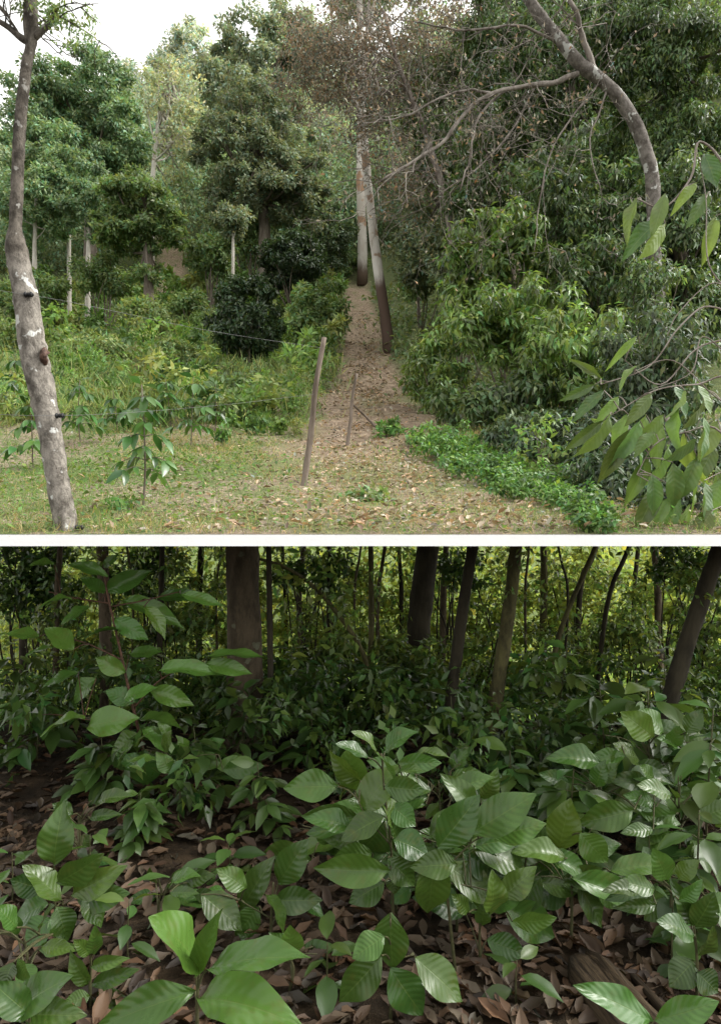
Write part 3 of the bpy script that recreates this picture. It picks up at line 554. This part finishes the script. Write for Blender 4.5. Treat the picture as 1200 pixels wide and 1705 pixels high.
# ------------------------------------------------------------------ LOWER: forest interior
under=lambda O:(O[:,2]<h(O[:,0],O[:,1])-.1)&(O[:,2]>fl(O[:,0],O[:,1])+.02)
def trunk(label,pts,d,wpx,mat,group='forest trunks',name='forest_tree',rough=.05,creep=0):
    k=d/F; P0=P(*pts[0],d); base=np.array([P0[0],d,float(fl(P0[0],d))]); mid=[P(x,y,d) for x,y in pts[1:]]
    last=mid[-1]; top=last+(last-(mid[-2] if len(mid)>1 else base))*.1
    v=nz((last-(mid[-2] if len(mid)>1 else base))[None])[0]; zt=float(h(last[0],d))-.04
    if v[2]>.2 and zt>last[2]: top=last+v*((zt-last[2])/v[2])
    mb=MB(); q=spline([base-[0,0,.05]]+mid+[top],6); rr=np.linspace(wpx*k*.58,wpx*k*.47,len(q)); rr[:3]*=np.array([1.5,1.25,1.1]); tube(mb,q,rr,14 if wpx>15 else 6,rough)
    root=thing(name,label,'tree',base,group); mb.build('trunk',mat,root)
    if creep:
        fb=MB()
        for i in range(creep):
            s=q[rng.integers(3,len(q)-1)]+rng.normal(size=3)*[.14,.14,.1]*d/6; crown_leaves(fb,T5,s,(.12*d/6,.12*d/6,.1*d/6),2,9,.1*d/6,.07*d/6,zmax=under,lo=.4,hi=1.5,droop=.5)
        fb.build('foliage',M['undermid'],root)
trunk('broad grey brown trunk left of centre, the widest in the forest',[(408,1227),(407,1100),(402,915)],4.4,54,M['bark_brown'],creep=5)
trunk('thin straight dark pole just right of the broad trunk',[(453,1240),(450,1100),(447,915)],4.2,10,M['bark_dark'])
trunk('thick nearly black trunk right of centre',[(694,1127),(698,1040),(712,915)],6.,36,M['bark_dark'],creep=6)
trunk('dark trunk leaning slightly right beside the thick black one',[(742,1240),(755,1130),(768,1030),(786,915)],4.3,18,M['bark_dark'],creep=6)
trunk('mossy brown trunk with a slight curve, fourth thick trunk from the left',[(812,1240),(822,1180),(838,1080),(850,990),(858,915)],4.25,21,M['bark_moss'],creep=6)
trunk('dark trunk leaning steeply at the right edge',[(1060,1310),(1085,1240),(1120,1150),(1150,1050),(1185,950),(1200,905)],3.7,26,M['bark_dark'],creep=5)
trunk('dim trunk behind the tall left sapling',[(178,1165),(176,1050),(170,915)],5.3,18,M['bark_brown'],creep=9)
for lab,pts,d,wd,mt in (
 ('thin brown pole near the left edge',[(92,1150),(95,1000),(100,915)],5.6,9,'bark_brown'),
 ('thin pole between the left sapling and the broad trunk',[(262,1130),(268,1000),(270,915)],6,9,'bark_dark'),
 ('slim greenish pole in the middle of the forest',[(612,1170),(618,1050),(617,915)],5.2,9,'bark_moss'),
 ('very thin pole left of the thick black trunk',[(640,1130),(628,1020),(640,915)],6,6,'bark_brown'),
 ('thin pole leaning right, beyond the mossy trunk',[(895,1170),(930,1060),(985,925)],5.2,8,'bark_moss'),
 ('thin dark pole leaning left at the right of the forest',[(985,1130),(1010,1010),(1045,915)],6,7,'bark_dark'),
 ('distant slim trunk left of the slim greenish pole',[(545,1180),(548,1000),(548,915)],7.5,9,'bark_dark'),
 ('distant slim trunk beyond the thin dark pole',[(500,1160),(498,980),(505,915)],8.5,9,'bark_brown'),
 ('distant trunk beyond the bright gap',[(900,1140),(905,980),(905,915)],9,11,'bark_moss'),
 ('distant trunk left of the steeply leaning one',[(1100,1160),(1095,990),(1090,915)],8.2,11,'bark_brown'),
 ('faint trunk at the far left behind the thin brown pole',[(40,1160),(38,990),(42,915)],8,12,'bark_dark'),
 ('faint trunk behind the broad trunk on its left',[(330,1160),(332,990),(335,915)],8,11,'bark_dark'),
 ('faint trunk between the two dark trunks',[(735,1140),(738,990),(742,915)],9,10,'bark_brown'),
 ('faint leaning trunk right of the mossy one',[(958,1155),(965,990),(990,915)],8.4,9,'bark_dark'),
 ('far slim trunk left of the thick black one',[(665,1150),(668,1000),(664,915)],10,7,'bark_dark'),
 ('far slim trunk between the bright gap and the right poles',[(1060,1150),(1055,1000),(1062,915)],10,7,'bark_dark'),
 ('far slim trunk right of the thin straight dark pole',[(478,1150),(475,1000),(470,915)],10.5,7,'bark_dark'),
 ('hair thin stem just left of the slim greenish pole',[(596,1150),(590,1000),(600,915)],7,4,'bark_brown'),
 ('hair thin stem right of the mossy trunk, nearly upright',[(878,1150),(874,1000),(880,915)],7,4,'bark_brown'),
 ('hair thin stem in the left part, beside the dim trunk',[(215,1150),(222,1000),(212,915)],6.5,4,'bark_moss'),
 ('hair thin stem near the right edge behind the leaning trunk',[(1140,1150),(1130,1000),(1142,915)],7,4,'bark_moss'),
 ('hair thin stem between the broad trunk and its left neighbour',[(365,1150),(360,1000),(368,915)],6.6,4,'bark_brown'),
 ('hair thin bent stem in the bright gap',[(930,1150),(945,1000),(930,915)],8,4,'bark_dark')):
    trunk(lab,pts,d,wd,M[mt],name='slender_tree',group='slender forest trunks',creep=9)
b=FL(612,5.0); mb=MB(); root=thing('bent_sapling','thin sapling bent over in an arch right of the broad trunk','tree',b); q=spline([b]+[P(x,y,5.0-.1*i) for i,(x,y) in enumerate([(612,1120),(595,1070),(560,1020),(520,975),(475,945),(430,930)])],5); tube(mb,q,np.linspace(.022,.01,len(q)),7,.05); mb.build('trunk',M['bark_moss'],root)
mb=MB()
for i in range(30):
    s=q[rng.integers(6,len(q))]; crown_leaves(mb,T5,s+rng.normal(size=3)*.1,(.12,.12,.1),1,6,.1,.09,zmax=under)
mb.build('foliage',M['undermid'],root)
def ftree(label,px,py,d,rx,ry,nc,per,cp,leaf,mat,T=T4,name='understory_tree',cat='tree'):
    base=FL(px,d); root=thing(name,label,cat,base,'understory trees of the forest'); k=d/F; sb=MB(); fb=MB(); cs=[]
    crown_leaves(fb,T,P(px,py,d),(rx*k,(rx+ry)*.4*k,ry*k),nc,per,cp*k,leaf,zmax=under,centers=cs,shell=.5,lo=.35,hi=1.5)
    cs=[c for c in cs if under(np.array([c]))[0]][:10]
    for c in cs:
        tube(sb,spline([base-[0,0,.03],(base*.5+c*.5)+rng.normal(size=3)*.06*d*.3*[1,1,.2],c],4),np.linspace(.01,.004,9)*d/5,5,cap=False)
    sb.build('stem',M['bark_dark'],root); fb.build('foliage',mat,root)
for a in (
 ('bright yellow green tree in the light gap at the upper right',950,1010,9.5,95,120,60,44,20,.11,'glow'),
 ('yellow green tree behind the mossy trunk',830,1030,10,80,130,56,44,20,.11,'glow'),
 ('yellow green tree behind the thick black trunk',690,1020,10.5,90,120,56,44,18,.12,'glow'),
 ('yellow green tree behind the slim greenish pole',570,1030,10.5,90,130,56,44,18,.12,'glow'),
 ('green tree with lit leaf colour at the upper right edge',1120,1020,9,90,120,54,44,20,.11,'glow'),
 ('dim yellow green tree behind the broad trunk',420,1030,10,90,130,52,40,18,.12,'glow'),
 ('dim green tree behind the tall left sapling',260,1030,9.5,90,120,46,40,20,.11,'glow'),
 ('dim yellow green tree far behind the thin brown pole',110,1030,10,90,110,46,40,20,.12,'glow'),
 ('dark green tree at the upper left corner',60,970,7.2,110,80,54,44,22,.095,'under'),
 ('dark green tree high behind the tall left sapling',230,960,7.4,80,50,34,36,20,.095,'under'),
 ('dark leafy tree between the left sapling and the broad trunk',310,1030,6.4,80,110,42,36,20,.08,'undermid'),
 ('leafy understory tree in front of the thick black trunk',680,1120,5.2,90,70,54,42,20,.07,'undermid'),
 ('leafy understory tree below the bent sapling',540,1090,6.2,80,95,44,38,20,.075,'undermid'),
 ('dim leafy tree at the right under the leaning trunk',1040,1075,6.4,80,85,42,38,20,.075,'undermid'),
 ('leafy tree just right of the mossy trunk',905,1130,6.2,65,78,36,38,18,.075,'undermid'),
 ('leafy tree far right beside the frame',1170,1050,5.4,65,130,46,40,20,.075,'undermid'),
 ('leafy tree left of the broad trunk, low and dark',140,1080,5.8,90,90,44,40,20,.075,'undermid'),
 ('dark leafy tree behind the foot of the broad trunk',400,1150,5.4,75,66,40,40,20,.075,'undermid'),
 ('loose leafy tree between the mossy trunk and the dark leaning one',790,1090,7,55,110,36,34,18,.08,'undermid'),
 ('high dark leafed tree above the bent sapling',520,950,7.6,80,40,26,32,18,.09,'under'),
 ('high dark leafed tree between the black trunk and the mossy one',760,945,8,70,36,20,32,18,.09,'under'),
 ('high dark leafed tree at the upper right corner',1150,945,6.6,70,44,30,36,20,.085,'under')):
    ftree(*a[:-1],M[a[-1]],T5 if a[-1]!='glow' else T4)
mb=MB(); n=44000; d=rng.uniform(11.5,27,n); x=(rng.uniform(-150,1350,n)-600)/F*d; f0_=fl(x,d); z=f0_+rng.random(n)*(-.03*d-f0_); O=np.stack([x,d,z],-1); k=under(O)&(rng.random(n)<.25+.75*patch(x*1.3,d*.8+z*2,1.2)); O=O[k]; n=len(O); s=rng.uniform(.12,.26,n)
leaves(mb,T4,O,udir(n)+[0,0,-.3],udir(n)+[0,0,.5],s,s*.5,tints(n,.35,1.5,.15)); tag(mb.build('distant_wood',M['glow']),'yellow green leaves, sunlight in their colour, deep in the forest behind the trunks','forest',kind='stuff')
mb=MB()
for i in range(300):
    d=rng.uniform(2.9,7); px=rng.uniform(-60,1260); x=(px-600)/F*d
    if d<3.6 and px<560 and rng.random()<.75: continue
    b=np.array([x,d,float(fl(x,d))]); hgt=rng.uniform(.1,.5); r=rng.uniform(.08,.2)
    crown_leaves(mb,T5,b+[0,0,hgt],(r,r,r*.6),5,11,.1,rng.uniform(.05,.1)*(d/4)**.3,zmax=under,droop=.4,lo=.5,hi=1.7 if d>4 else 1.3,asp=rng.uniform(.35,.55))  # deeper plants get a lighter tint, brightness painted into the leaf colour
tag(mb.build('understory',M['under']),'tangled small leaved plants filling the shade between the trunks','undergrowth',kind='stuff')
SL=[('leafy seedling in front of the leaning right trunk',1075,3.0,1145,7,.16,.4),('broad seedling at the right with layered leaves',1000,3.3,1140,7,.17,.42),('low seedling right of the mossy trunk foot',900,3.6,1190,6,.16,.4),
 ('seedling at the right frame edge with stacked leaves',1175,2.7,1180,6,.16,.36),('seedling under the dark leaning trunk',760,3.7,1160,6,.15,.4),('bushy seedling left of the central plant',520,3.9,1180,6,.13,.44),('seedling at the foot of the broad trunk',400,3.7,1150,7,.13,.44),
 ('shaded seedling right of the tall left sapling',330,3.3,1210,6,.13,.4),('low dark seedling under the tall left sapling',170,3.4,1220,6,.15,.4),('shaded seedling near the left frame edge',60,3.8,1150,6,.15,.42),('small seedling in the dim middle left',440,3.1,1270,6,.11,.4),
 ('small seedling behind the central plant on its right',860,3.1,1250,6,.15,.4),('seedling between central plant and right seedlings',960,2.7,1280,6,.16,.34),('low seedling at the lower right edge',1160,2.3,1350,5,.15,.3),('small leafy seedling left of the path of dry leaves',230,2.9,1320,6,.11,.36),
 ('seedling behind the thin straight pole',480,4.6,1080,7,.12,.44),('dim seedling behind the thick black trunk foot',640,4.6,1110,6,.12,.44),('dim seedling behind the right seedlings',1110,4.3,1080,7,.14,.44),('dim seedling far left in the shade',20,4.6,1070,6,.15,.44),('dim seedling left of the broad trunk foot',260,4.5,1080,7,.13,.44),('dim seedling beyond the mossy trunk',930,4.4,1080,7,.13,.44)]
TB=gridleaf(6,4,droop=.28,wav=.02,ex=.95)
for lab,px,d,ty,nd,L_,br in SL:
    b=FL(px,d); coffee(lab,b,P(px+rng.normal()*8,ty,d),nd,L_,M['under'] if d<4 else M['undermid'],T=TB,name='forest_seedling',cat='seedling',br=br,droop=.15,asp=.48,sr=.006,f0=.3,lo=.45,hi=1.45,group='seedlings in the forest')
def fplant(label,stems,d,lst,name='forest_seedling',smat='stem',sr=.006,cat='seedling',N0=(0,-.72,.68),mat='glossy',**k):
    b=FL(stems[0][0][0],d); root=thing(name,label,cat,b,'seedlings in the forest'); sb=MB(); fb=MB(); S=[]
    for i,pp in enumerate(stems):
        q=[P(x,y,d) for x,y in pp]
        if i==0: q[0]=b-[0,0,.02]
        q=spline(q,7); tube(sb,q,np.linspace(sr,sr*.5,len(q)) if i==0 else np.linspace(sr*.5,sr*.3,len(q)),7); S.extend(q)
    O=manual(fb,lst,d,N0,**k); petioles(sb,O,np.array(S)); sb.build('stem',M[smat],root); fb.build('foliage',M[mat],root)
fplant('tall left sapling on a thin red brown stem with tiered broad leaves',[[(250,1345),(238,1250),(215,1150),(195,1060),(178,985),(172,940)],[(222,1180),(270,1130),(340,1100)],[(205,1100),(140,1070),(80,1058)],[(225,1195),(170,1200),(140,1198)],[(186,1010),(240,1000),(300,985)],[(184,1005),(120,995),(80,985)]],3.4,
 [(175,985,232,955,30),(178,988,140,960,22),(120,998,70,992,22),(200,1000,296,1020,30),(260,996,330,985,22),(300,990,365,1000,20),(65,1060,17,1048,28),(122,1082,84,1043,40),(90,1078,45,1082,24),(340,1095,436,1078,24),(340,1105,412,1115,26),(262,1118,352,1100,28),(142,1196,74,1195,52),(145,1212,206,1190,46),(205,1165,250,1140,28),(240,1248,240,1308,54),(215,1090,262,1080,22),(130,1120,70,1135,26),(160,1130,115,1160,32),(230,1200,290,1185,34),(200,1050,150,1040,20),(180,960,120,930,20),(172,945,190,925,16),(60,1190,17,1200,30),(250,1150,310,1165,30),(235,1225,180,1245,34),(90,940,55,930,18),(240,1010,280,1045,26),(190,1030,240,1060,28),(210,1120,160,1100,28),(225,1170,180,1150,28),(235,1215,285,1235,32),(150,1010,100,1030,24)],smat='redstem',sr=.009,dj=.25,N0=(0,-.6,.75),lo=1.3,hi=2.1)
fplant('central seedling with many broad ribbed glossy leaves',[[(655,1565),(653,1480),(650,1400),(640,1320),(635,1255)],[(652,1410),(610,1360),(590,1320)],[(650,1440),(600,1450),(570,1455)],[(643,1330),(680,1290),(700,1260)]],2.3,
 [(562,1310,484,1306,46),(590,1316,578,1258,50),(602,1352,640,1283,52),(597,1360,511,1362,36),(640,1368,612,1420,62),(640,1252,668,1210,46),(625,1255,612,1213,30),(612,1262,570,1232,28),(662,1270,728,1272,28),(690,1258,737,1240,26),(655,1300,640,1250,40),(650,1450,536,1452,46),(655,1398,708,1412,46),(640,1310,700,1318,36),(620,1420,560,1432,36),(650,1340,690,1372,36),(640,1470,585,1500,40),(660,1290,690,1268,30),(600,1300,550,1275,32),(645,1430,690,1470,40),(640,1360,570,1390,40)],dj=.16)
fplant('seedling right of the central one with large shiny leaves',[[(760,1600),(745,1500),(735,1430),(730,1400)],[(740,1450),(790,1400),(830,1390)],[(742,1470),(800,1480),(850,1500)]],2.15,
 [(728,1412,790,1338,52),(785,1388,880,1326,54),(780,1402,882,1442,58),(720,1428,722,1532,54),(742,1440,832,1497,48),(836,1508,932,1562,54),(760,1440,700,1440,40),(770,1420,840,1460,44),(755,1320,800,1285,34),(800,1330,830,1300,30),(820,1395,900,1370,40),(790,1350,760,1300,36)],dj=.12)
fplant('right seedling with spreading ribbed leaves beside the rotting log',[[(950,1590),(952,1500),(950,1440),(945,1400)],[(950,1460),(1000,1450),(1030,1455)],[(948,1430),(975,1395),(985,1380)]],2.3,
 [(930,1415,946,1344,50),(965,1388,1010,1437,42),(1015,1452,1106,1428,36),(950,1463,1078,1492,42),(908,1424,987,1448,36),(940,1430,880,1400,40),(970,1420,1020,1400,34),(945,1480,890,1500,40),(990,1470,1040,1510,36),(960,1470,1010,1540,44),(900,1460,860,1520,40)],dj=.12)
fplant('low seedling with drooping leaves in front of the central one',[[(650,1680),(652,1600),(650,1530)],[(650,1600),(690,1590)]],1.95,
 [(650,1520,650,1616,54),(635,1592,568,1672,50),(690,1595,772,1660,54),(650,1612,702,1694,54),(640,1560,590,1590,40)],dj=.05)
fplant('large pale leaved seedling at the lower left foreground',[[(330,1760),(328,1690),(332,1610)],[(329,1680),(335,1660)]],1.6,
 [(332,1612,287,1522,78),(345,1616,482,1562,60),(330,1664,452,1654,74),(325,1652,178,1692,52),(325,1625,345,1545,32)],dj=.03,lo=1.15,hi=1.55,tipd=-.1,N0=(0,-.55,.8))
fplant('left seedling with upright leaf and leaning leaves on dry leaves',[[(95,1600),(92,1520),(90,1440)],[(92,1520),(140,1480)],[(93,1530),(60,1510)]],2.2,
 [(90,1440,93,1368,52),(95,1470,160,1440,44),(120,1490,180,1460,40),(100,1500,55,1440,42),(95,1510,112,1560,40),(80,1505,18,1525,46),(75,1480,20,1470,36),(130,1500,200,1490,40),(85,1530,40,1570,44),(140,1490,170,1530,36)],dj=.12)
fplant('seedling left of the central one with folded dark leaves',[[(450,1600),(452,1520),(455,1470)],[(451,1530),(400,1500)]],2.25,
 [(463,1472,502,1410,46),(400,1520,440,1438,42),(440,1490,487,1532,48),(335,1490,402,1540,46),(455,1500,520,1500,38),(430,1510,395,1560,38),(410,1480,370,1450,32),(480,1490,540,1505,34),(390,1500,340,1470,36)],dj=.12)
fplant('bottom left corner seedling with dark ribbed leaves',[[(60,1760),(50,1720),(40,1690)]],1.65,[(15,1690,92,1628,56),(40,1690,110,1690,46),(50,1690,0,1650,44)],dj=.03,lo=.8,hi=1.1)
fplant('small seedling with narrow leaves above the bottom left corner',[[(150,1690),(150,1640),(152,1580)]],1.95,[(152,1610,190,1600,20),(150,1640,115,1610,28),(152,1640,215,1620,24),(150,1590,130,1570,20),(155,1590,160,1555,22),(150,1660,110,1670,24),(155,1665,200,1660,26)],dj=.05)
fplant('bright green leaf plant at the bottom right corner by the log',[[(1060,1760),(1070,1720),(1085,1700)]],1.6,[(1085,1702,985,1640,44),(1090,1700,1190,1675,42)],dj=.02,lo=1.2,hi=1.5)
fplant('dark seedling at the lower right edge behind the corner leaf',[[(1160,1660),(1160,1600),(1155,1540)]],2.05,[(1155,1545,1190,1500,40),(1155,1560,1110,1530,38),(1160,1590,1200,1570,40),(1155,1600,1120,1640,42),(1160,1620,1195,1650,40),(1150,1540,1140,1490,32)],dj=.08,lo=.6,hi=.9)
def rosette(label,px,py,d,gy,n,lp,spread,**k):
    lst=[]; stems=[[(px,gy),(px+rng.normal()*4,(gy+py)*.5),(px,py)]]
    for i in range(n):
        a=rng.uniform(-.35,math.pi+.35) if i%3 else rng.uniform(0,6.28); r0=spread*rng.uniform(.15,1); cx=px+math.cos(a)*r0; cy=py-math.sin(a)*r0*.55+rng.uniform(0,.5)*spread; l=lp*rng.uniform(.65,1.4); aa=a+rng.normal()*.4
        lst.append((cx,cy,cx+math.cos(aa)*l,cy-math.sin(aa)*l*.5,l*rng.uniform(.4,.52)))
    for t in range(4):
        a=rng.uniform(0,math.pi); stems.append([(px,py+spread*.2),(px+math.cos(a)*spread*.4,py-math.sin(a)*spread*.2),(px+math.cos(a)*spread*.8,py-math.sin(a)*spread*.42)])
    fplant(label,stems,d,lst,**{**dict(dj=.22,lo=.55,hi=1.3),**k})
rosette('full broad leaved plant crowding the central seedling from behind',660,1390,2.5,1520,22,78,110)
rosette('broad leaved plant bridging the central seedling and the large shiny leaves',760,1420,2.4,1540,18,78,90)
rosette('broad leaved plant filling the gap right of the large shiny leaves',870,1440,2.45,1540,18,74,90)
rosette('broad leaved plant low between the central and right seedlings',800,1520,2.2,1600,12,70,70)
rosette('broad leaved plant at mid right in front of the leaning trunk',1080,1240,2.9,1420,24,60,100,lo=.8,hi=1.5)
rosette('broad leaved plant at mid right, lower and nearer the frame',1130,1330,2.6,1480,18,62,90)
rosette('broad leaved plant with crowded leaves behind the right seedling',1000,1310,2.75,1450,18,62,90)
rosette('broad leaved plant behind the central seedling on the left',560,1390,2.7,1480,14,60,80)
rosette('broad leaved plant in the dim middle behind the central seedling',730,1300,2.9,1440,18,58,80)
rosette('broad leaved plant behind the tall sapling foot',300,1260,3.2,1370,16,46,80,lo=.9,hi=1.6)
rosette('low broad leaved plant left of the folded dark leaves',270,1480,2.3,1550,10,56,60)
rosette('low broad leaved plant in the left corner above the dark ribbed leaves',40,1560,2.0,1640,9,62,60)
rosette('low broad leaved plant in the dry leaves right of the folded dark leaves',480,1590,2.05,1640,8,56,60)
rosette('low broad leaved plant in the dry leaves at the left, under the tall sapling',130,1360,2.7,1430,10,44,70)
rosette('broad leaved plant between the log and the right frame edge',1120,1470,2.25,1550,12,60,60)
for lab,px,d,ty,nd in (('small seedling in dry leaves near the pale leaved one',215,2.1,1500,4),('small seedling at the left between the sapling and the left seedling',150,2.6,1390,5),('tiny seedling in the dry leaves below the central plant',545,2.05,1570,4),('tiny seedling between the two left seedlings',290,2.3,1460,4),('small seedling behind the right seedling',1080,2.45,1380,5),('small seedling behind the left dark leaves',380,2.7,1400,5),('little seedling at the left edge of the dry leaves',20,2.5,1420,4),('little seedling right of the rotting log',1120,2.15,1500,4),('tiny seedling just left of the rotting log',860,2.0,1600,4)):
    b=FL(px,d); coffee(lab,b,P(px,ty,d),nd,.12,M['under'],T=TB,name='small_seedling',cat='seedling',br=0,droop=.4,f0=.3,sr=.004,asp=.46,group='seedlings in the forest')
# rotting log
b=FL(975,2.15); root=thing('rotting_log','rotting brown log lying in dry leaves at the lower right','log',b); mb=MB(); y0=b+np.array([0,.02,.01]); e=np.array([.9,1.35,FZ+.02])
q=np.linspace(0,1,14)[:,None]*(e-y0)+y0; tube(mb,q,np.array([.06]+[.085]*12+[.075]),28,.03,ridge=.11); mb.build('log_trunk',M['log'],root)
mb=MB(); q2=q[2:11]+np.array([.105,.05,.02]); tube(mb,q2,np.linspace(.012,.036,9),14,.05,ridge=.2); mb.build('split_wood',M['log'],root)
mb=MB(); tube(mb,spline([FL(330,2.35)+[0,0,.02],FL(200,2.25)+[0,0,.03],FL(20,2.0)+[0,0,.02]],5),np.linspace(.01,.016,11),8,.12); tag(mb.build('fallen_branch',M['log'],origin=FL(200,2.25)),'dead fallen branch lying on the dry leaves at the lower left','branch')
mb=MB(); n=9000; d=1.3+rng.random(n)**1.3*6; x=(rng.uniform(-150,1350,n)-600)/F*d; O=np.stack([x,d,fl(x,d)+.006+.02*rng.random(n)],-1); s=rng.uniform(.04,.11,n)
leaves(mb,TD_,O,rng.normal(size=(n,3))*[1,1,.12],udir(n)*.35+[0,0,1],s,s*.42,tints(n,.25,1.9,.12)); tag(mb.build('forest_leaf_litter',M['floorleaf']),'brown dry leaves covering the forest floor','dry leaves',kind='stuff')
